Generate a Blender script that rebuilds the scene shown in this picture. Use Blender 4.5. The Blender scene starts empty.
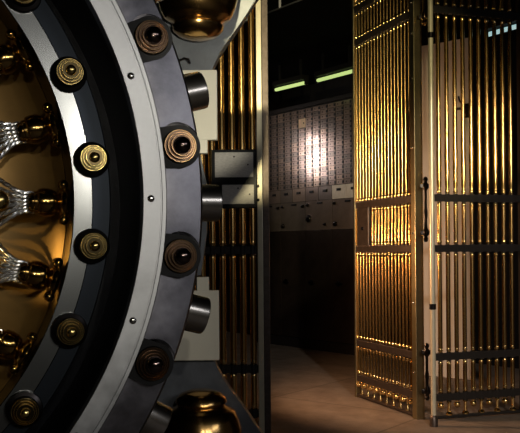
import bpy, bmesh, math, random
from mathutils import Vector, Matrix
random.seed(7)
PI = math.pi
D = math.radians
SC = bpy.context.scene
COL = SC.collection

# ------------------------------------------------------------------ camera
EYE = 1.10
cam_data = bpy.data.cameras.new('camera')
cam = bpy.data.objects.new('camera', cam_data)
COL.objects.link(cam)
cam_data.sensor_width = 36.0
cam_data.lens = 36.0 * 800 / 520
cam_data.shift_y = 33.5 / 520
cam_data.clip_start = 0.05
cam.matrix_world = Matrix.Translation((0, 0, EYE)) @ Matrix.Rotation(PI / 2, 4, 'X') @ Matrix.Rotation(D(-0.48), 4, 'Z')
SC.camera = cam

# ------------------------------------------------------------------ world, exposure
SC.view_settings.view_transform = 'Standard'
SC.view_settings.look = 'None'
SC.view_settings.gamma = 1.0
SC.view_settings.use_curve_mapping = False
SC.view_settings.exposure = 0.0
w = bpy.data.worlds.new('world'); SC.world = w
w.use_nodes = True
w.node_tree.nodes['Background'].inputs[0].default_value = (0.9, 0.75, 0.6, 1)
w.node_tree.nodes['Background'].inputs[1].default_value = 0.012

# ------------------------------------------------------------------ lights
def area(name, loc, target, size, size_y, power, col):
    l = bpy.data.lights.new(name, 'AREA'); l.shape = 'RECTANGLE'
    l.size = size; l.size_y = size_y; l.energy = power; l.color = col
    o = bpy.data.objects.new(name, l); COL.objects.link(o)
    o.location = loc
    o.rotation_euler = (Vector(target) - Vector(loc)).to_track_quat('-Z', 'Y').to_euler()
    return o
def spot(name, loc, target, angle, blend, power, col, r=0.05):
    l = bpy.data.lights.new(name, 'SPOT'); l.spot_size = D(angle); l.spot_blend = blend
    l.energy = power; l.color = col; l.shadow_soft_size = r
    o = bpy.data.objects.new(name, l); COL.objects.link(o)
    o.location = loc
    o.rotation_euler = (Vector(target) - Vector(loc)).to_track_quat('-Z', 'Y').to_euler()
    return o
# unseen lamps on the camera's side; the panels and fill spots are added
area('added_panel', (1.7, -1.5, 2.15), (-0.5, 1.9, 1.40), 1.2, 0.26, 5.2, (1.0, 0.96, 0.94))  # added unseen panel, gives the flange and band a broad highlight
area('added_panel', (2.5, 0.1, 2.05), (-0.3, 1.9, 1.40), 1.3, 0.35, 6.0, (0.95, 0.95, 1.0))  # added unseen panel, brightens the conical ring
spot('unseen_spot', (1.2, 0.0, 1.98), (0.95, 5.2, 1.97), 16.6, 0.15, 290, (1.0, 0.84, 0.42), 0.06)
spot('unseen_spot', (-0.05, 0.1, 2.5), (-0.15, 4.6, 2.44), 27, 0.2, 420, (1.0, 0.86, 0.50), 0.05)
spot('unseen_spot', (0.25, -0.3, 1.15), (-0.16, 2.7, 1.66), 12, 0.4, 190, (1.0, 0.93, 0.74), 0.04)  # added narrow spot, brightens the upper hinge plate
spot('added_glow_spot', (-1.3, 0.9, 1.25), (-0.56, 2.10, 1.075), 9.5, 0.8, 36, (1.0, 0.66, 0.22), 0.03)  # added narrow spot, makes the gold glow on the back plate
for x_ in (0.35, 1.1, 1.9):
    spot('glint_lamp', (x_, -0.9, 1.75), (-0.8, 1.8, 1.05), 37, 0.5, 24, (1.0, 0.93, 0.80), 0.03)
spot('unseen_spot', (1.3, -0.6, 2.6), (1.5, 5.2, 0.8), 27, 0.4, 480, (1.0, 0.86, 0.72), 0.08)  # added general fill for the floor and the grey leaf
# unseen warm spot behind the left gate, added to light the open leaf
spot('leaf_fill_spot', (-0.45, 5.15, 1.15), (0.9, 5.75, 0.85), 108, 0.6, 95, (1.0, 0.52, 0.25), 0.10)
# lamp inside the vault, beside the box wall
vl = area('vault_lamp', (-1.35, 9.05, 2.35), (0.55, 8.82, 2.25), 0.06, 0.50, 1.2, (1.0, 0.88, 0.82))
vl.data.spread = D(70)

# ------------------------------------------------------------------ materials
def mat(name, base, rough=0.5, metal=0.0, noise=0.0, nscale=20, bump=0.0, bscale=60, aniso=0.0, emis=None, estr=0, base2=None, stretch=None, rvar=0.0, tangent=False, spec=None):
    m = bpy.data.materials.new(name); m.use_nodes = True
    nt = m.node_tree; b = nt.nodes['Principled BSDF']
    b.inputs['Base Color'].default_value = (*base, 1)
    b.inputs['Roughness'].default_value = rough
    b.inputs['Metallic'].default_value = metal
    if spec is not None: b.inputs['Specular IOR Level'].default_value = spec
    tc = nt.nodes.new('ShaderNodeTexCoord'); mp = nt.nodes.new('ShaderNodeMapping')
    nt.links.new(tc.outputs['Object'], mp.inputs[0])
    if stretch: mp.inputs['Scale'].default_value = stretch
    if noise or base2:
        n = nt.nodes.new('ShaderNodeTexNoise'); n.inputs['Scale'].default_value = nscale
        n.inputs['Detail'].default_value = 6; n.inputs['Roughness'].default_value = .65
        nt.links.new(mp.outputs[0], n.inputs['Vector'])
        r = nt.nodes.new('ShaderNodeValToRGB')
        c2 = base2 or tuple(max(0, c * (1 - noise)) for c in base)
        r.color_ramp.elements[0].color = (*c2, 1); r.color_ramp.elements[0].position = .35
        r.color_ramp.elements[1].color = (*base, 1); r.color_ramp.elements[1].position = .65
        nt.links.new(n.outputs['Fac'], r.inputs[0]); nt.links.new(r.outputs[0], b.inputs['Base Color'])
        if rvar:
            mr = nt.nodes.new('ShaderNodeMapRange')
            mr.inputs['From Min'].default_value = .3; mr.inputs['From Max'].default_value = .7
            mr.inputs['To Min'].default_value = rough - rvar; mr.inputs['To Max'].default_value = rough + rvar
            nt.links.new(n.outputs['Fac'], mr.inputs['Value']); nt.links.new(mr.outputs[0], b.inputs['Roughness'])
    if bump:
        n2 = nt.nodes.new('ShaderNodeTexNoise'); n2.inputs['Scale'].default_value = bscale; n2.inputs['Detail'].default_value = 4
        nt.links.new(mp.outputs[0], n2.inputs['Vector'])
        bp = nt.nodes.new('ShaderNodeBump'); bp.inputs['Strength'].default_value = bump; bp.inputs['Distance'].default_value = .004
        nt.links.new(n2.outputs['Fac'], bp.inputs['Height']); nt.links.new(bp.outputs[0], b.inputs['Normal'])
    if aniso:
        b.inputs['Anisotropic'].default_value = aniso
        if tangent:
            t = nt.nodes.new('ShaderNodeTangent'); t.direction_type = 'RADIAL'; t.axis = 'Z'
            nt.links.new(t.outputs[0], b.inputs['Tangent'])
    if emis:
        b.inputs['Emission Color'].default_value = (*emis, 1); b.inputs['Emission Strength'].default_value = estr
    return m
STEEL = mat('brushed_steel', (.44, .45, .46), .36, 1, noise=.25, nscale=9, bump=.02, bscale=160, aniso=.7, tangent=True, rvar=.06)
STEEL_CONE = mat('turned_steel', (.46, .45, .49), .36, 1, noise=.55, nscale=5, bump=.02, bscale=160, aniso=.6, tangent=True, rvar=.07)
BANDST = mat('band_steel', (.22, .23, .23), .20, 1, noise=.12, nscale=6, aniso=.6, tangent=True)
BRIGHT = mat('polished_steel', (.75, .73, .68), .2, 1, noise=.1, nscale=20)
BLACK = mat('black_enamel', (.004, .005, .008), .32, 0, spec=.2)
DARKST = mat('blackened_steel', (.05, .045, .045), .3, 1)
BALLST = mat('dark_polished_steel', (.16, .12, .11), .14, 1)
BRASS = mat('polished_brass', (.86, .64, .24), .22, 1, noise=.25, nscale=30, rvar=.04)
DKBR = mat('dark_polished_brass', (.42, .27, .08), .13, 1)
GILT = mat('dull_brass_face', (.05, .038, .018), .25, 1)
BRONZE = mat('bronze_cap', (.075, .048, .034), .25, 1, noise=.3, nscale=40)
BEADM = mat('bright_brass_bead', (.95, .68, .28), .22, 1)
RAIL_SHADED = mat('shaded_bronze_rail', (.035, .03, .027), .5, .5)  # darker copy of the bronze rail colour, stands for unlit rails
COPBR = mat('bearing_bronze', (.62, .38, .14), .2, 1, noise=.2, nscale=12)
BEVELST = mat('dark_blue_steel', (.055, .065, .08), .4, 1)  # bevel face, darker and bluer than the flat of the band
POCKET_SHADE = mat('pocket_shade_black', (.006, .006, .007), .5, 0, spec=.15)  # near-black colour stands for the shade in the knob pockets
LIPB = mat('bright_bronze_lip', (.42, .27, .14), .2, 1)
BARBR = mat('brass_bar', (.80, .52, .19), .22, 1, noise=.12, nscale=4)
PLATEBR = mat('bronze_plate', (.28, .16, .04), .34, .55, noise=.3, nscale=4)
RAILM = mat('dark_bronze_rail', (.15, .12, .105), .42, .8, noise=.3, nscale=30)
POSTM = mat('aged_brass_post', (.50, .42, .24), .38, 1, noise=.25, nscale=8)
POSTL = mat('pale_brass_post', (.85, .78, .58), .36, .35, noise=.15, nscale=8)
CREAM = mat('cream_plate', (.86, .82, .68), .45, .1, noise=.08, nscale=6)
HINGE = mat('blue_grey_steel', (.16, .175, .20), .45, .4, noise=.3, nscale=12)
CARD = mat('engraved_plate', (.74, .71, .66), .5, .4, noise=.22, nscale=60, stretch=(1, 1, 3))
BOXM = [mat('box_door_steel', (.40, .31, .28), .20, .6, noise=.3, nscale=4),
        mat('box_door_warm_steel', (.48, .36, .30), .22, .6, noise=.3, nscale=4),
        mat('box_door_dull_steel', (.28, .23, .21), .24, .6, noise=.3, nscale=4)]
LOCKD = mat('dark_locker_door', (.09, .065, .055), .4, .8, noise=.3, nscale=5)  # darker than the doors of the rows above
BOXTAN = mat('tan_box_door', (.85, .60, .38), .5, 0, noise=.15, nscale=18)
BOXLIT = mat('lit_box_door', (.82, .74, .64), .45, .2, noise=.2, nscale=14)  # light falling on the end boxes, put into their colour
CASE = mat('cabinet_dark', (.015, .012, .012), .6, 0, spec=.2)
GREYP = mat('grey_paint', (.78, .77, .72), .6, 0, noise=.08, nscale=3)
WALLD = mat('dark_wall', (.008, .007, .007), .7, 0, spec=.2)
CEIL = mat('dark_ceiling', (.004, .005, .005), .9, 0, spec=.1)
TUBE = mat('green_tube', (.7, .8, .5), .4, 0, emis=(.50, .68, .22), estr=.95)
TUBEB = mat('blue_tube', (.7, .8, .8), .4, 0, emis=(.38, .62, .62), estr=.8)
FIXT = mat('fixture_metal', (.01, .01, .01), .6, 0, spec=.1)

# floor: worn stone-brown concrete with seams
FLOOR = bpy.data.materials.new('worn_floor'); FLOOR.use_nodes = True
nt = FLOOR.node_tree; b = nt.nodes['Principled BSDF']
b.inputs['Roughness'].default_value = .55
tc = nt.nodes.new('ShaderNodeTexCoord')
mp = nt.nodes.new('ShaderNodeMapping'); mp.inputs['Rotation'].default_value = (0, 0, D(38))
nt.links.new(tc.outputs['Object'], mp.inputs[0])
n = nt.nodes.new('ShaderNodeTexNoise'); n.inputs['Scale'].default_value = 5; n.inputs['Detail'].default_value = 10; n.inputs['Roughness'].default_value = .7
nt.links.new(mp.outputs[0], n.inputs['Vector'])
r = nt.nodes.new('ShaderNodeValToRGB')
r.color_ramp.elements[0].position = .3; r.color_ramp.elements[0].color = (.17, .135, .11, 1)
r.color_ramp.elements[1].position = .75; r.color_ramp.elements[1].color = (.36, .305, .26, 1)
nt.links.new(n.outputs['Fac'], r.inputs[0])
br = nt.nodes.new('ShaderNodeTexBrick'); br.offset = 0
br.inputs['Color1'].default_value = (1, 1, 1, 1); br.inputs['Color2'].default_value = (.86, .86, .86, 1); br.inputs['Mortar'].default_value = (.55, .55, .55, 1)
br.inputs['Scale'].default_value = 1; br.inputs['Brick Width'].default_value = 1.2; br.inputs['Row Height'].default_value = 1.2
br.inputs['Mortar Size'].default_value = .008
nt.links.new(mp.outputs[0], br.inputs['Vector'])
mx = nt.nodes.new('ShaderNodeMix'); mx.data_type = 'RGBA'; mx.blend_type = 'MULTIPLY'; mx.inputs[0].default_value = 1
nt.links.new(r.outputs[0], mx.inputs[6]); nt.links.new(br.outputs[0], mx.inputs[7])
nt.links.new(mx.outputs[2], b.inputs['Base Color'])

# ------------------------------------------------------------------ mesh helpers
def box(bm, lo, hi, bev=0.0, mi=0):
    r = bmesh.ops.create_cube(bm, size=1)
    vs = r['verts']
    for v in vs:
        v.co = Vector([(lo[i] + hi[i]) / 2 + v.co[i] * (hi[i] - lo[i]) for i in range(3)])
    fs = {f for v in vs for f in v.link_faces}
    for f in fs: f.material_index = mi
    if bev:
        es = list({e for v in vs for e in v.link_edges})
        rr = bmesh.ops.bevel(bm, geom=es, offset=bev, segments=2, affect='EDGES', profile=.6)
        for f in rr['faces']: f.material_index = mi
def lathe(bm, prof, M=Matrix.Identity(4), n=24, mi=0, closed=False, smooth=True):
    """prof: list of (r, z) around Z; r=0 gives a pole"""
    rings = []
    for (rr, z) in prof:
        if rr < 1e-6: rings.append([bm.verts.new(M @ Vector((0, 0, z)))])
        else: rings.append([bm.verts.new(M @ Vector((rr * math.cos(2 * PI * k / n), rr * math.sin(2 * PI * k / n), z))) for k in range(n)])
    pairs = list(zip(rings[:-1], rings[1:]))
    if closed: pairs.append((rings[-1], rings[0]))
    for a, c in pairs:
        for k in range(n):
            k2 = (k + 1) % n
            if len(a) == 1 and len(c) == 1: continue
            if len(a) == 1: f = bm.faces.new((a[0], c[k], c[k2]))
            elif len(c) == 1: f = bm.faces.new((a[k], c[0], a[k2]))
            else: f = bm.faces.new((a[k], c[k], c[k2], a[k2]))
            f.material_index = mi; f.smooth = smooth
def sphere(bm, c, r, n=16, sz=1.0, mi=0):
    prof = [(r * math.sin(PI * i / (n // 2)), -r * sz * math.cos(PI * i / (n // 2))) for i in range(n // 2 + 1)]
    prof[0] = (0, -r * sz); prof[-1] = (0, r * sz)
    lathe(bm, prof, Matrix.Translation(c), n, mi)
def tube(bm, pts, rad, n=8, mi=0):
    pts = [Vector(p) for p in pts]; prev = None; rings = []
    up = Vector((0, 0, 1))
    for i, p in enumerate(pts):
        d = (pts[min(i + 1, len(pts) - 1)] - pts[max(i - 1, 0)]).normalized()
        if prev is None:
            a = d.cross(up)
            if a.length < 1e-3: a = d.cross(Vector((1, 0, 0)))
            a.normalize()
        else:
            a = (prev - d * prev.dot(d)).normalized()
        prev = a; c = d.cross(a)
        rr = rad[i] if isinstance(rad, (list, tuple)) else rad
        rings.append([bm.verts.new(p + (a * math.cos(2 * PI * k / n) + c * math.sin(2 * PI * k / n)) * rr) for k in range(n)])
    for a, c in zip(rings[:-1], rings[1:]):
        for k in range(n):
            f = bm.faces.new((a[k], a[(k + 1) % n], c[(k + 1) % n], c[k])); f.smooth = True; f.material_index = mi
    bm.faces.new(rings[0][::-1]).material_index = mi; bm.faces.new(rings[-1]).material_index = mi
def prism(bm, poly, y0, y1, mi=0):
    """poly: list of (x,z); extruded along y"""
    a = [bm.verts.new((x, y0, z)) for x, z in poly]; c = [bm.verts.new((x, y1, z)) for x, z in poly]
    n = len(poly)
    bm.faces.new(a).material_index = mi; bm.faces.new(c[::-1]).material_index = mi
    for k in range(n):
        bm.faces.new((a[k], c[k], c[(k + 1) % n], a[(k + 1) % n])).material_index = mi
def link(name, bm, mats, parent=None, M=None, sharp=35):
    bmesh.ops.recalc_face_normals(bm, faces=bm.faces)
    me = bpy.data.meshes.new(name); bm.to_mesh(me); bm.free()
    for m in (mats if isinstance(mats, (list, tuple)) else [mats]): me.materials.append(m)
    keep = [p.use_smooth for p in me.polygons]
    me.set_sharp_from_angle(angle=D(sharp))
    me.polygons.foreach_set('use_smooth', keep)
    o = bpy.data.objects.new(name, me); COL.objects.link(o)
    if parent: o.parent = parent
    if M is not None: o.matrix_local = M
    return o
def copy_tree(o, parent=None):
    c = o.copy(); COL.objects.link(c)
    if parent: c.parent = parent
    for ch in list(o.children): copy_tree(ch, c)
    return c
def thing(name, label, cat, loc=(0, 0, 0), rz=0, group=None):
    o = bpy.data.objects.new(name, None); COL.objects.link(o)
    o.empty_display_size = .1
    o.location = loc; o.rotation_euler = (0, 0, rz)
    o['label'] = label; o['category'] = cat
    if group: o['group'] = group
    return o
def tag(o, label, cat, group=None):
    o['label'] = label; o['category'] = cat
    if group: o['group'] = group
    return o
def struct(name, bm, m):
    o = link(name, bm, m); o['kind'] = 'structure'; return o

# ------------------------------------------------------------------ room shell
CZ = 3.05
bm = bmesh.new(); box(bm, (-5, -3, -.1), (6, 13, 0)); struct('floor', bm, FLOOR)
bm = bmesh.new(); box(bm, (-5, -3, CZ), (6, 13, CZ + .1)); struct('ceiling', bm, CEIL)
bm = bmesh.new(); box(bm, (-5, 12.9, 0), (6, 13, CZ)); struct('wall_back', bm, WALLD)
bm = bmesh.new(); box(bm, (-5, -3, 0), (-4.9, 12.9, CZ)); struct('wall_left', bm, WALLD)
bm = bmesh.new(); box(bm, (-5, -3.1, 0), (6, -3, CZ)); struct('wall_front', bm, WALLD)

# slanted vault wall: carries the deposit boxes
WD = Vector((-.62, .785, 0)).normalized()       # along the wall, to the left and away
WN = Vector((-.785, -.62, 0)).normalized()      # out of the wall, into the vault
W0 = Vector((.965, 8.3, 0))
WROT = math.atan2(WD.y, WD.x)                   # local x = along wall ; local y = ?
WM = Matrix((( WD.x, -WN.x, 0, W0.x), (WD.y, -WN.y, 0, W0.y), (0, 0, 1, 0), (0, 0, 0, 1)))
# local frame of the wall: x to the left/away, y into the wall (out of the wall is -y), z up  (mirrored, so build in world via wp)
def wp(s, d, z):
    p = W0 + WD * s + WN * d
    return Vector((p.x, p.y, z))
def wbox(bm, s0, s1, d0, d1, z0, z1, bev=0, mi=0):
    tmp = bmesh.new(); box(tmp, (s0, d0, z0), (s1, d1, z1), bev, mi)
    for v in tmp.verts: v.co = wp(*v.co)
    me = bpy.data.meshes.new('tmp'); tmp.to_mesh(me); tmp.free(); bm.from_mesh(me); bpy.data.meshes.remove(me)
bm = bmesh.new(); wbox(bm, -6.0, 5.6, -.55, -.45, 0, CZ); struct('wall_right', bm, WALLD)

# conduit on the ceiling
bm = bmesh.new()
bm2 = [(.066, 5.88, 2.84), (.40, 5.44, 2.84)]
dirc = (Vector(bm2[0]) - Vector(bm2[1])).normalized()
tube(bm, [Vector(bm2[1]) - dirc * 1.0, Vector(bm2[0]) + dirc * .5], .006, 8)
for q in (0, .4, .8, 1.2):
    p = Vector(bm2[1]) + dirc * q
    box(bm, (p.x - .008, p.y - .008, p.z), (p.x + .008, p.y + .008, CZ))
tag(link('ceiling_conduit', bm, mat('conduit_grey', (.30, .30, .32), .4, .6)), 'thin grey conduit hung just under the dark ceiling above the opening', 'pipe')

# ------------------------------------------------------------------ fluorescent lights
def fluoro(name, p0, p1, m, label):
    p0 = Vector(p0); p1 = Vector(p1); d = (p1 - p0); L = d.length
    t = thing(name, label, 'light', ((p0 + p1) / 2)[:], math.atan2(d.y, d.x), None)
    bm = bmesh.new(); box(bm, (-L / 2, -.05, .03), (L / 2, .05, .08), .006)
    for sx in (-L * .35, L * .35): box(bm, (sx - .01, -.01, .08), (sx + .01, .01, CZ - p0.z))
    link('housing', bm, FIXT, t)
    bm = bmesh.new(); lathe(bm, [(0, -L / 2), (.016, -L / 2), (.018, -L / 2 + .02), (.018, L / 2 - .02), (.016, L / 2), (0, L / 2)], Matrix.Rotation(PI / 2, 4, 'Y'), 12)
    link('tube', bm, m, t)
    for s in (-1, 1):
        bm = bmesh.new(); box(bm, (s * L / 2 - .012 + s * .012, -.02, -.02), (s * L / 2 + .012 + s * .012, .02, .04), .003)
        link('socket', bm, FIXT, t)
    return t
def atpx(px, py, z):
    dz = z - EYE; Y = dz * 800 / (250 - py); return ((px - 260) / 800 * Y, Y, z)
fluoro('fluorescent_light', atpx(277, 90, 2.80), atpx(307, 83, 2.80), TUBE, 'green-glowing fluorescent tube, left and farther one above the deposit boxes')
fluoro('fluorescent_light', atpx(319, 81, 2.80), atpx(357, 71.2, 2.80), TUBE, 'green-glowing fluorescent tube, right one above the boxes beside the folding gate')
fluoro('fluorescent_light', atpx(488, 37, 2.80), atpx(524, 27, 2.80), TUBEB, 'pale blue fluorescent tube seen through the top of the right gate')

# ------------------------------------------------------------------ deposit box cabinet
cab = thing('deposit_box_cabinet', 'tall dark steel cabinet holding the wall of deposit boxes', 'cabinet', (W0.x, W0.y, 0))
inv = Matrix.Translation((-W0.x, -W0.y, 0))
S0, S1 = -.14, 1.66
bm = bmesh.new()
wbox(bm, S0, S1, -.40, -.012, 0, 2.70)
bm.transform(inv); link('carcass', bm, CASE, cab)
bm = bmesh.new(); wbox(bm, S0 - .01, S1 + .01, -.40, .02, 2.675, 2.72, .004)
bm.transform(inv); link('cornice', bm, CASE, cab)
bm = bmesh.new(); wbox(bm, S0 - .01, S1 + .01, -.012, .01, 0, .10, .003)
bm.transform(inv); link('plinth', bm, CASE, cab)
# local matrix of a box: origin at door centre bottom
RW = Matrix(((-WD.x, -WN.x, 0), (-WD.y, -WN.y, 0), (0, 0, 1)))   # local x = right, y = into wall, z up
def wmat(s, z, d=0): return Matrix.Translation(wp(s, d, z)) @ RW.to_4x4()
def boxdoor(wd, ht, holes, dp=.012):
    bm = bmesh.new(); g = .0024
    box(bm, (-wd / 2 + g, -dp, g), (wd / 2 - g, 0, ht - g), .0006, 0)
    for hx, hz, hw, hh in holes:
        box(bm, (hx - hw, -dp - .0035, hz - hh), (hx + hw, -dp, hz + hh), .001, 1)
    return bm
PITCH, ROWH, ZT = .120, .0515, 2.66
protos = []
for i in range(3):
    bm = boxdoor(PITCH, ROWH, [(.045, .026, .0135, .0155), (-.026, .026, .006, .007)])
    o = link('deposit_box', bm, [BOXM[i], BLACK]); protos.append(o)
bmt = boxdoor(PITCH, ROWH, []); tanp = link('deposit_box', bmt, [BOXTAN, BLACK])
used = set()
nrow, ncol = 17, 15
for r_ in range(nrow):
    for c_ in range(ncol):
        s = -.07 + PITCH * c_; z = ZT - ROWH * (r_ + 1)
        if (r_, c_) in ((2, 7), (3, 7)): continue
        k = 0 if random.random() < .5 else (1 if random.random() < .6 else 2)
        o = protos[k] if k not in used else protos[k].copy()
        if k in used: COL.objects.link(o)
        used.add(k)
        o.matrix_world = wmat(s, z)
        tag(o, 'small brownish steel deposit box with dark keyholes in the gridded wall', 'deposit box', 'small deposit boxes in the vault wall')
bpy.data.objects.remove(tanp)
bm = boxdoor(PITCH, ROWH * 2, [(.03, .05, .008, .008)]); o = link('deposit_box', bm, [BOXTAN, BLACK]); o.matrix_world = wmat(-.07 + PITCH * 7, ZT - ROWH * 4)
tag(o, 'light tan deposit box, double height, left of centre in the upper grid', 'deposit box')
# row of wider boxes, lit and shaded tones put into the door colours
zA, zB, zC = 1.784, 1.634, 1.31
wid = .215
for i in range(8):
    s = -.025 + wid * i
    t = thing('wide_deposit_box', '', 'deposit box'); t.matrix_world = wmat(s, zB)
    m = BOXLIT if i < 2 else BOXM[(i) % 3]  # boxes near the gate coloured as lit, the rest as shaded
    bm = boxdoor(wid, zA - zB, []); link('door', bm, [m, BLACK], t)
    bm = bmesh.new(); box(bm, (-.03, -.022, .085), (.03, -.012, .112), .003); link('label_slot', bm, BLACK, t)
    lb = {0: 'wide deposit box in a lit pale tone at the right end of its row, against the gate', 1: 'wide deposit box in a lit pale tone, second from the gate, with dark slot'}.get(i)
    t['label'] = lb or 'wide deposit box in a shaded brown tone in the row under the small ones'
    t['group'] = 'wide dark deposit boxes' if not lb else 'wide pale deposit boxes'
# row of large doors with dials, then tall floor lockers
labs = ['large grey vault locker with two black knobs, nearest the gate',
        'large grey vault locker with a round black dial in the middle',
        'large dim vault locker left of the one with the dial',
        'large dark vault locker, farthest left of the middle row']
lw = .43
for i in range(4):
    s = .085 + lw * i - .01
    t = thing('vault_locker', labs[i], 'locker', group='large square lockers'); t.matrix_world = wmat(s, zC)
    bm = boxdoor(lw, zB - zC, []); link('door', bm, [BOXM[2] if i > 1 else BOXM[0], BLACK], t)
    for hx, hz, rr, nm in ((-.18, .28, .017, 'knob'), (-.17, .06, .026, 'knob'), (.17, .27, .02, 'knob')) if i != 1 else ((-.18, .28, .02, 'knob'), (-.165, .13, .042, 'dial'), (.1, .06, .016, 'knob')):
        bm = bmesh.new()
        lathe(bm, [(0, 0), (rr, 0), (rr, .012), (rr * .8, .02), (rr * .45, .022), (rr * .4, .034), (0, .036)], Matrix.Translation((hx, -.013, hz)) @ Matrix.Rotation(PI / 2, 4, 'X'), 20)
        link(nm, bm, DARKST, t)
    bm = bmesh.new(); box(bm, (-.02, -.022, .285), (.06, -.012, .305), .003); link('label_slot', bm, BLACK, t)
labs = ['tall brown-black floor locker nearest the gate, lower row', 'tall dark floor locker with small handle, second from gate',
        'tall dark floor locker, third from gate', 'tall dark floor locker at the far left end']
for i in range(4):
    s = .075 + lw * i
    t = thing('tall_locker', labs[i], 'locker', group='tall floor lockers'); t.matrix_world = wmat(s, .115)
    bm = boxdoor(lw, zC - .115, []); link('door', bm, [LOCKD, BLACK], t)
    bm = bmesh.new(); lathe(bm, [(0, 0), (.03, 0), (.03, .006), (.014, .012), (.014, .03), (0, .032)], Matrix.Translation((-.13, -.013, .62)) @ Matrix.Rotation(PI / 2, 4, 'X'), 20)
    box(bm, (-.14, -.055, .612), (-.05, -.040, .630), .004)
    link('handle', bm, DARKST, t)

# ------------------------------------------------------------------ grey steel door panel behind the right gate
t = thing('grey_door_leaf', 'plain tall grey door leaf standing open behind the right gate', 'door', (1.755, 6.68, 0), math.atan2(.30, -.38))
bm = bmesh.new(); box(bm, (0, -.06, 0), (.50, 0, 2.86), .004); link('panel', bm, GREYP, t)
bm = bmesh.new()
box(bm, (.0, .0, 2.19), (.05, .012, 2.31), .003)
tube(bm, [(.02, .02, 2.28), (.06, .05, 2.33), (.07, .05, 2.37)], .008); tube(bm, [(-.01, .02, 2.27), (.10, .035, 2.27)], .011)
tube(bm, [(.02, .02, 2.24), (.035, .03, 2.18), (.03, .03, 2.08)], .008)
link('latch', bm, BLACK, t)
bm = bmesh.new(); lathe(bm, [(0, 0), (.018, 0), (.018, .01), (0, .016)], Matrix.Translation((.12, 0, 2.27)) @ Matrix.Rotation(-PI / 2, 4, 'X'), 16); link('lock', bm, BRIGHT, t)

# ------------------------------------------------------------------ gates
RZ = {'U': 1.10 + 1.53, 'T': 1.10 + .324, 'M': 1.10, 'A': 1.10 - .693, 'B': 1.10 - .952, 'V': 1.10 + 1.775}
def bar_mesh(segs, rad, bead, z_lo, taper=True):
    """one bar: turned segments between rails with a bead at each end"""
    bm = bmesh.new()
    for a, c, _ in segs:
        p = [(0, a), (rad * .7, a), (rad * .7, a + .006)]
        p += [(bead * .8, a + .008), (bead, a + .008 + bead * .7), (bead * .8, a + .008 + bead * 1.4), (rad * .8, a + .012 + bead * 1.6)]
        L = c - a
        if taper and L > .8:
            for q in (.02, .05, .12, .22, .32, .5, .9, .97): p.append((rad * (1.0 + .22 * math.exp(-((q - .17) / .12) ** 2)), a + .04 + (L - .08) * q))
        else:
            p += [(rad, a + .03), (rad, c - .03)]
        p += [(rad * .8, c - .012 - bead * 1.6), (bead * .8, c - .008 - bead * 1.4), (bead, c - .008 - bead * .7), (bead * .8, c - .008), (rad * .7, c - .006), (rad * .7, c), (0, c)]
        lathe(bm, p, n=14)
        bm.faces.ensure_lookup_table()
        for f in bm.faces:
            z = f.calc_center_median().z
            if a <= z <= a + .032 or c - .032 <= z <= c: f.material_index = 1
    return bm
def gate(name, label, origin, direction, L, xs, rad, bead, lockslot=None, top=2.99, posts=(), swell=False, foot_every=2, rail_h=.045, depth=.03, foot0=0, ballr=.017, rm=None):
    rm = rm or RAILM
    d = Vector(direction).normalized()
    t = thing(name, label, 'gate', (origin[0], origin[1], 0), math.atan2(d.y, d.x), None)
    rh = rail_h / 2
    for k in ('V', 'U', 'T', 'M', 'A', 'B'):
        bm = bmesh.new(); box(bm, (0, -depth / 2, RZ[k] - rh), (L, depth / 2, RZ[k] + rh), .004)
        for x in xs:                                     # small sockets where the bars meet the rail
            lathe(bm, [(rad * 1.15, RZ[k] - rh - .004), (rad * 1.15, RZ[k] + rh + .004)], Matrix.Translation((x, 0, 0)), 10)
        link('rail', bm, rm, t)
    bm = bmesh.new(); box(bm, (0, -depth / 2, .012), (L, depth / 2, .030), .003); link('bottom_rail', bm, rm, t)
    bm = bmesh.new(); box(bm, (0, -depth / 2, top - .03), (L, depth / 2, top), .003); link('top_rail', bm, rm, t)
    order = [('B', 'A'), ('A', 'M'), ('M', 'T'), ('T', 'U'), ('U', 'V')]
    full = [(RZ[a] + rh, RZ[c] - rh, a) for a, c in order] + [(RZ['V'] + rh, top - .03, 'V')]
    part = [q for q in full if q[2] != 'M']
    for m_, segs in (('f', full), ('p', part)):
        mesh = bar_mesh(segs, rad, bead, 0, swell)
        first = None
        for x in xs:
            blocked = lockslot and lockslot[0] < x < lockslot[1]
            if (m_ == 'p') != bool(blocked): continue
            if first is None: first = link('bar', mesh, [BARBR, BEADM], t); o = first
            else: o = first.copy(); COL.objects.link(o); o.parent = t
            o.location = (x, 0, 0)
    # feet and balls under the lowest rail
    zb = RZ['B'] - rh
    foot = ball = None
    for i, x in enumerate(xs):
        if (i + foot0) % foot_every == 0:
            if foot is None:
                bm = bmesh.new()
                lathe(bm, [(0, .03), (rad * 1.5, .03), (rad * 1.6, .038), (rad * .75, .052), (rad * .7, zb - .02), (rad * 1.2, zb - .01), (rad * .8, zb), (0, zb)], n=12)
                foot = link('foot', bm, BEADM, t); o = foot
            else: o = foot.copy(); COL.objects.link(o); o.parent = t
            o.location = (x, 0, 0)
        else:
            if ball is None:
                bm = bmesh.new(); sphere(bm, (0, 0, zb - ballr * 1.5), ballr, 16)
                lathe(bm, [(0, zb - ballr * .8), (rad * .6, zb - ballr * .8), (rad * .9, zb), (0, zb)], n=10)
                ball = link('ball_finial', bm, BEADM, t); o = ball
            else: o = ball.copy(); COL.objects.link(o); o.parent = t
            o.location = (x, 0, 0)
    for (x0, x1, y0, y1, m, nm, riv) in posts:
        bm = bmesh.new(); box(bm, (x0, y0, 0), (x1, y1, top), .003); p = link(nm, bm, m, t)
        if riv:
            for z in (2.69, 2.49, 2.2, 1.75, 1.2, .75, .3):
                bm = bmesh.new(); sphere(bm, ((x0 + x1) / 2, riv, z), .0075, 12); link('rivet', bm, BRIGHT, p)
    return t
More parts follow.
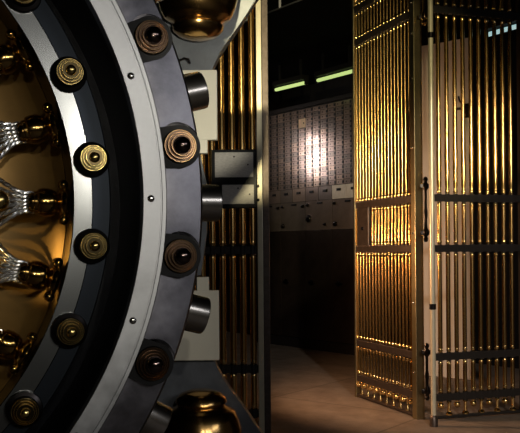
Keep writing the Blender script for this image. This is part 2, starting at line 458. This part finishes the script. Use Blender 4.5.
# leaf standing open, seen nearly along itself
A0 = (1.017, 5.18); A1 = (.722, 5.95)
L1 = (Vector(A1) - Vector(A0)).length
n1 = 18; xs1 = [.040 + (L1 - .055) * i / (n1 - 1) for i in range(n1)]
g1 = gate('brass_gate', 'brass-barred gate leaf standing open beside the dark opening, closely spaced bars', A0, Vector(A1) - Vector(A0), L1, xs1, .0090, .0118,
          lockslot=(L1 - .20, L1 - .02), posts=[(-.028, .024, -.030, .030, POSTM, 'post', .032), (L1 - .006, L1 + .016, -.02, .02, POSTM, 'end_post', None)], foot_every=2, ballr=.02)
# local y of this leaf: rotated so that +y is ... the camera side
bm = bmesh.new(); box(bm, (L1 - .205, -.018, RZ['M'] + .024), (L1 - .035, .018, RZ['T'] - .024), .004)
lk = link('lock_case', bm, mat('lock_case_steel', (.22, .18, .16), .4, .9, noise=.3, nscale=20), g1)
for sg in (-1, 1):
    bm = bmesh.new(); lathe(bm, [(0, 0), (.014, 0), (.012, .008), (0, .010)], Matrix.Translation((L1 - .12, sg * .018, 1.25)) @ Matrix.Rotation(-sg * PI / 2, 4, 'X'), 16); link('keyhole', bm, BLACK, lk)

# right leaf, nearly square to the camera
B0 = (1.104, 5.11); B1 = (1.755, 5.307)
L2 = (Vector(B1) - Vector(B0)).length
xs2 = [.0480 + .0592 * i for i in range(10)]
g2 = gate('brass_gate', 'brass-barred gate leaf facing the viewer at the right edge, widely spaced bars', B0, Vector(B1) - Vector(B0), L2, xs2, .0142, .0155, rm=RAIL_SHADED,
          posts=[(L2 - .03, L2 + .02, -.03, .03, RAIL_SHADED, 'end_post', None)], foot_every=2, foot0=1, swell=True, ballr=.021)
# slender pale post between the two leaves, with its hinges
t = thing('gate_post', 'slender pale round post between the two gate leaves', 'post', (1.066, 4.95, 0))
bm = bmesh.new(); lathe(bm, [(0, .06), (.016, .06), (.016, 2.98), (0, 2.98)], n=24); link('shaft', bm, POSTL, t)
bm = bmesh.new(); lathe(bm, [(0, 0), (.026, 0), (.026, .05), (.020, .062), (.016, .07), (0, .07)], n=24); link('base', bm, RAILM, t)
for z in (2.42, .74):
    bm = bmesh.new(); lathe(bm, [(.016, z - .018), (.021, z - .015), (.021, z + .015), (.016, z + .018)], n=20); link('collar', bm, DARKST, t)
hx = (1.066 + .003, 5.07)
for z0, z1, lb in ((1.14, 1.56, 'dark turned hinge rod between the gate leaves at lock height'), (.13, .50, 'dark turned hinge rod between the gate leaves near the floor'), (2.52, 2.98, 'gilded turned rod between the gate leaves near the top')):
    t = thing('hinge_rod', lb, 'hinge', (1.058, 5.10, z0), 0, None)
    h = z1 - z0
    bm = bmesh.new()
    lathe(bm, [(0, 0), (.010, .004), (.016, .02), (.010, .036), (.019, .05), (.019, .075), (.011, .09), (.009, h * .35), (.013, h * .42), (.013, h * .46), (.009, h * .52), (.009, h - .09), (.019, h - .075), (.019, h - .05), (.010, h - .036), (.016, h - .02), (.010, h - .004), (0, h)], n=20)
    link('rod', bm, BARBR if z0 > 2 else DARKST, t)
    for zz in (.06, h - .06):
        bm = bmesh.new(); box(bm, (-.035, -.008, zz - .013), (.045, .008, zz + .013), .003); link('strap', bm, DARKST, t)

# left gate, behind the vault door
C0 = (.022, 4.67)
xs3 = [.064 + .0590 * i for i in range(12)]
L3 = .80
g3 = gate('brass_gate', 'brass-barred gate behind the round vault door, carrying two metal plates', C0, (-1, 0), L3, xs3, .0185, .0195, rm=RAIL_SHADED,
          posts=[(.004, .036, -.03, .03, POSTL, 'post', None), (-.034, .0035, -.022, .03, RAILM, 'side_plate', None), (L3 - .01, L3 + .03, -.03, .03, RAILM, 'end_post', None)],
          foot_every=2, foot0=1, swell=True, ballr=.021)
# front of this gate is local +y (direction is -x)
Zc = 4.67
def lx(px): return -((px - 260) / 800 * (Zc - .03) - C0[0])
def lz(py): return EYE + (250 - py) / 800 * (Zc - .03)
bm = bmesh.new(); box(bm, (lx(257.5), -.02, lz(208)), (lx(212), .024, lz(149)), .004)
lc = link('lock_case', bm, BLACK, g3)
for (a, b_, c, d_) in ((215.5, 254, 177, 152), (222.5, 254.5, 203.8, 184.5)):
    bm = bmesh.new(); box(bm, (lx(b_), .024, lz(c)), (lx(a), .029, lz(d_)), .0015)
    p = link('metal_plate', bm, CARD, lc); p['label'] = 'pale engraved metal plate'
    for (u, v) in ((.5, .82), (.86, .5)):
        bm = bmesh.new(); xx = lx(b_) + (lx(a) - lx(b_)) * (1 - u); zz = lz(c) + (lz(d_) - lz(c)) * v
        lathe(bm, [(0, 0), (.005, 0), (.004, .002), (0, .003)], Matrix.Translation((xx, .029, zz)) @ Matrix.Rotation(-PI / 2, 4, 'X'), 10)
        link('screw', bm, DARKST, p)
for zz in (lz(186), lz(200)):
    bm = bmesh.new(); sphere(bm, (lx(258.5), .03, zz), .009, 12); link('knob', bm, DARKST, lc)

# ------------------------------------------------------------------ crane hinge of the vault door
HZ = 2.72; HC = 1.221
def hx_(px): return (px - 260) / 800 * HZ
def hz_(py): return EYE + (250 - py) / 800 * HZ
HX = hx_(201)
t = thing('crane_hinge', 'massive steel and brass crane hinge behind the round vault door', 'hinge', (HX, HZ, 0))
def mir(z): return 2 * HC - z
prof = [(0, .583), (.035, .585), (.066, .596), (.083, .612), (.086, .626), (.079, .634), (.083, .640), (.104, .650), (.112, .656), (.124, .680), (.134, .715), (.141, .765), (.141, .86), (.11, .90), (.06, .92), (.06, 1.0), (0, 1.0)]
for sgn in (1, -1):
    bm = bmesh.new()
    lathe(bm, [(r_, HC + sgn * z) for r_, z in prof], n=48); link('brass_bearing', bm, COPBR, t, Matrix.Translation((0, -.05, 0)))
    end = CZ - .01 if sgn > 0 else .0
    bm = bmesh.new(); lathe(bm, [(0, HC + sgn * 1.0), (.055, HC + sgn * 1.0), (.055, end), (0, end)], n=32); link('spindle', bm, HINGE, t, Matrix.Translation((0, -.05, 0)))
    # steel arm behind the bearing
    P = [(150, 72), (211, 69), (215, 60), (221, 48), (229, 36), (238, 24), (249, 8), (262, -12), (266, -60), (150, -60)]
    pts = [(hx_(x) - HX, hz_(y) if sgn > 0 else mir(hz_(y))) for x, y in P]
    bm = bmesh.new(); prism(bm, pts, .055, .115)
    bmesh.ops.bevel(bm, geom=[e for e in bm.edges], offset=.004, segments=2, affect='EDGES')
    link('hinge_arm', bm, HINGE, t)
    P = [(160, 68), (218, 68), (218, 138.5), (160, 138.5)]
    z0, z1 = hz_(138.5), hz_(68)
    if sgn < 0: z0, z1 = mir(z1), mir(z0)
    bm = bmesh.new(); box(bm, (hx_(170) - HX, .02, z0), (hx_(218) - HX, .05, z1), .003); link('hinge_plate', bm, CREAM, t)
    z0, z1 = hz_(152), hz_(138)
    if sgn < 0: z0, z1 = mir(z1), mir(z0)
    bm = bmesh.new(); box(bm, (hx_(196) - HX, .02, z0), (hx_(208) - HX, .05, z1), .002); link('lug', bm, CREAM, t)
    # curved hook on the plate
bm = bmesh.new(); tube(bm, [(hx_(181) - HX, .0, hz_(60)), (hx_(186) - HX, -.005, hz_(58)), (hx_(190) - HX, -.005, hz_(59)), (hx_(192) - HX, 0, hz_(63))], .004); link('oil_pipe', bm, DARKST, t)
bm = bmesh.new()
prism(bm, [(hx_(185) - HX, hz_(152)), (hx_(200) - HX, hz_(152)), (hx_(206.5) - HX, hz_(182)), (hx_(206.5) - HX, hz_(232)), (hx_(200) - HX, hz_(275)), (hx_(185) - HX, hz_(275))], .02, .05)
link('tie_plate', bm, HINGE, t)

# ------------------------------------------------------------------ the round vault door
CX, CY = -1.104, 1.538
door = thing('vault_door', 'huge round steel vault door swung open, ringed with knobs and thick bolts', 'vault door', (CX, CY, 0), D(20))
DM = Matrix.Translation((0, 0, HC)) @ Matrix.Rotation(PI / 2, 4, 'X')   # local: x,y in the face, z out of the face
N = 192
# outer conical ring with machined pockets
bm = bmesh.new()
lathe(bm, [(.925, -.062), (.925, -.003), (.9455, -.003), (1.033, -.021), (1.040, -.030), (1.040, -.085), (1.0, -.095), (.93, -.095)], n=N, closed=True)
cone = link('outer_ring', bm, STEEL_CONE, door, DM)
bm = bmesh.new()
for k in range(24):
    a = D(7.5 + 15 * k)
    M = Matrix.Rotation(a, 4, 'Z') @ Matrix.Translation((.988, 0, 0))
    lathe(bm, [(0, -.052), (.0535, -.052), (.0535, .05), (0, .05)], M, n=32)
bmesh.ops.recalc_face_normals(bm, faces=bm.faces)
# carve the pockets now with a temporary cutter, so no helper object stays in the scene
cme = bpy.data.meshes.new('cut'); bm.to_mesh(cme); bm.free()
cut = bpy.data.objects.new('cut', cme); COL.objects.link(cut); cut.parent = door; cut.matrix_local = DM
md = cone.modifiers.new('pockets', 'BOOLEAN'); md.operation = 'DIFFERENCE'; md.object = cut; md.solver = 'EXACT'
bpy.context.view_layer.update()
ev = cone.evaluated_get(bpy.context.evaluated_depsgraph_get())
nm = bpy.data.meshes.new_from_object(ev); nm.name = 'outer_ring'
cone.modifiers.clear(); cone.data = nm; bpy.data.objects.remove(cut)
try: nm.set_sharp_from_angle(angle=D(25))
except Exception: pass
# flat flange ring
bm = bmesh.new()
lathe(bm, [(.889, -.03), (.889, -.002), (.891, 0), (.931, 0), (.932, -.0022), (.9345, -.0022), (.9355, 0), (.944, 0), (.946, -.002), (.946, -.055), (.93, -.06)], n=N, closed=True)
link('flange_ring', bm, STEEL, door, DM, 20)
# deep black throat
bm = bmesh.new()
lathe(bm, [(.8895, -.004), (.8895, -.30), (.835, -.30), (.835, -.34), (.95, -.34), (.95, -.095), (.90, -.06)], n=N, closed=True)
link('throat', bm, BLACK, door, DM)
# body of the door behind the rim
bm = bmesh.new()
lathe(bm, [(0, -.34), (.95, -.34), (.985, -.10), (1.00, -.095), (.99, -.30), (.96, -.50), (0, -.50)], n=96)
link('door_body', bm, DARKST, door, DM)
# inner band : flat then bevel
bm = bmesh.new()
lathe(bm, [(.748, -.30), (.748, -.132), (.750, -.130), (.792, -.130), (.794, -.131), (.836, -.140), (.839, -.145), (.839, -.30)], n=N, closed=True)
for f in bm.faces:
    c_ = f.calc_center_median()
    if math.hypot(c_.x, c_.y) > .7935: f.material_index = 1
link('inner_band', bm, [BANDST, BEVELST], door, DM, 12)
bm = bmesh.new()
lathe(bm, [(0, -.30), (.40, -.30), (.40, -.285), (.56, -.285), (.56, -.30), (.70, -.30), (.7475, -.27), (.7475, -.305), (0, -.335)], n=96)
bp_ = link('back_plate', bm, PLATEBR, door, DM)
# knobs
def knob_parts(r, base_z, top_z, flatm, lipm, ballm, br, body, slot):
    """knob (body) > ringed cap, ball, socket (black for pocket shade) ; around local z, local x points outward from the door's centre"""
    h = top_z - base_z
    bm = bmesh.new()
    zc = base_z + h * .62
    lathe(bm, [(0, base_z), (body, base_z), (body, base_z + h * .34), (body * .96, base_z + h * .40), (r * 1.06, base_z + h * .44), (r * 1.06, zc - .002), (r, zc), (0, zc)], n=40)
    k = link('knob', bm, DARKST, door)
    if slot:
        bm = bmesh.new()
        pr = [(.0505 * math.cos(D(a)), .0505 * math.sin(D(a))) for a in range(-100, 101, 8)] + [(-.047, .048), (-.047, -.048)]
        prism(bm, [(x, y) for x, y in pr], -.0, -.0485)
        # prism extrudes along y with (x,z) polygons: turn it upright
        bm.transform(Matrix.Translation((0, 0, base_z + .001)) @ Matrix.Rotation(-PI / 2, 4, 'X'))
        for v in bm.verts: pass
        link('socket', bm, POCKET_SHADE, k)  # black fill painted as the shade of the machined pocket
    bm = bmesh.new(); z = zc - .001; s = h * .085
    NQ = 3
    for q in range(NQ):
        ro = r * (1.0 - .17 * q); zz = z + s * q
        ri = r * (1.0 - .17 * (q + 1))
        lathe(bm, [(ro, zz - s * .3), (ro, zz + s * .7), (ro - r * .02, zz + s * 1.0), (ro - r * .035, zz + s * 1.0), (ro - r * .07, zz + s * .7)], n=40, mi=1)
        lathe(bm, [(ro - r * .07, zz + s * .7), (ri, zz + s * .7)], n=40, mi=0)
    ri = r * (1 - .17 * NQ)
    lathe(bm, [(ri, z + s * (NQ - .3)), (0, z + s * (NQ - .3))], n=40, mi=0)
    link('ringed_cap', bm, [flatm, lipm], k)
    bm = bmesh.new(); sphere(bm, (0, 0, z + s * NQ), br, 24, .85); link('ball', bm, ballm, k)
    return k
def ring_copies(proto, n, R, off, z=0.0, rotx=None):
    for i in range(n):
        a = D(off + 360 / n * i)
        o = proto if i == 0 else copy_tree(proto, door)
        M = Matrix.Rotation(a, 4, 'Z') @ Matrix.Translation((R, 0, z))
        if rotx is not None: M = M @ rotx
        o.matrix_local = DM @ M
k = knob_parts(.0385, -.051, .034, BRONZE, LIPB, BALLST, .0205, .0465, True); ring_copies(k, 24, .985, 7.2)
k = knob_parts(.0310, -.155, -.060, GILT, BRASS, BRASS, .0125, .0430, False); ring_copies(k, 24, .797, 7.2)
# small dome screws on the flange
bm = bmesh.new(); sphere(bm, (0, 0, 0), .0085, 16, .6); k = link('screw', bm, BRIGHT, door); ring_copies(k, 20, .908, 0)
# locking bolts
RY = Matrix.Rotation(PI / 2, 4, 'Y')
bm = bmesh.new(); lathe(bm, [(0, 0), (.0475, 0), (.0475, .209), (.046, .213), (0, .213)], n=48)
k = link('locking_bolt', bm, mat('bolt_steel', (.66, .62, .56), .24, 1, noise=.15, nscale=15), door)
bm = bmesh.new(); lathe(bm, [(.0476, .135), (.054, .135), (.054, .141), (.0476, .141)], n=48, closed=True); link('bolt_collar', bm, DARKST, k)
ring_copies(k, 24, .898, 0, -.140, RY)
# bolt rods with turned brass fittings and wire cables in the middle of the door
bm = bmesh.new()
lathe(bm, [(0, -.046), (.020, -.046), (.024, -.040), (.024, -.034), (.028, -.032), (.028, -.026), (.033, -.022), (.036, -.008), (.034, .008), (.029, .018), (.022, .024), (.020, .026), (.016, .030), (.016, .034), (0, .034)], n=32)
k = link('rod_fitting', bm, DKBR, door)
bm = bmesh.new(); lathe(bm, [(0, .024), (.022, .025), (.034, .029), (.039, .035), (.040, .041), (.036, .047), (.026, .050), (0, .051)], n=32); link('fitting_flange', bm, DKBR, k)
bm = bmesh.new()
for sy in (-1, 1): sphere(bm, (-.012, sy * .043, .036), .013, 14)
link('acorn_nut', bm, DKBR, k)
bm = bmesh.new()
for j in range(6):                       # six three-strand wire ropes splaying toward the hub
    u = (j - 2.5) / 2.5
    path = []
    for q in range(61):
        f = q / 60; x = -.030 - .23 * f
        g = max(0, min(1, (f - .08) * 2.2)); sp = .022 + .048 * (3 * g * g - 2 * g ** 3)
        path.append(Vector(((1 - abs(u)) * .008 + .004, u * sp, x)))
    for ph in (0, 2 * PI / 3, 4 * PI / 3):
        pts = []
        for q, p in enumerate(path):
            a = ph + q * .5; pts.append(p + Vector((math.cos(a) * .0036, math.sin(a) * .0036, 0)))
        tube(bm, pts, .0031, 6)
cb = link('wire_cables', bm, mat('wire_steel', (.95, .95, .93), .24, 1), k); cb['label'] = 'splayed silvery twisted wire cables'
bm = bmesh.new(); sphere(bm, (-.045, 0, -.117), .026, 24); lathe(bm, [(0, 0), (.01, 0), (.01, .085), (0, .085)], Matrix.Translation((-.035, 0, -.117)) @ RY, 12)
link('brass_ball', bm, BRASS, k)
ring_copies(k, 24, .694, 0, -.20, RY)
# hub in the middle of the door (outside the photograph's frame)
bm = bmesh.new(); lathe(bm, [(0, -.285), (.42, -.285), (.42, -.17), (.40, -.15), (.2, -.14), (.18, -.10), (0, -.09)], n=64); link('hub', bm, BRASS, door, DM)
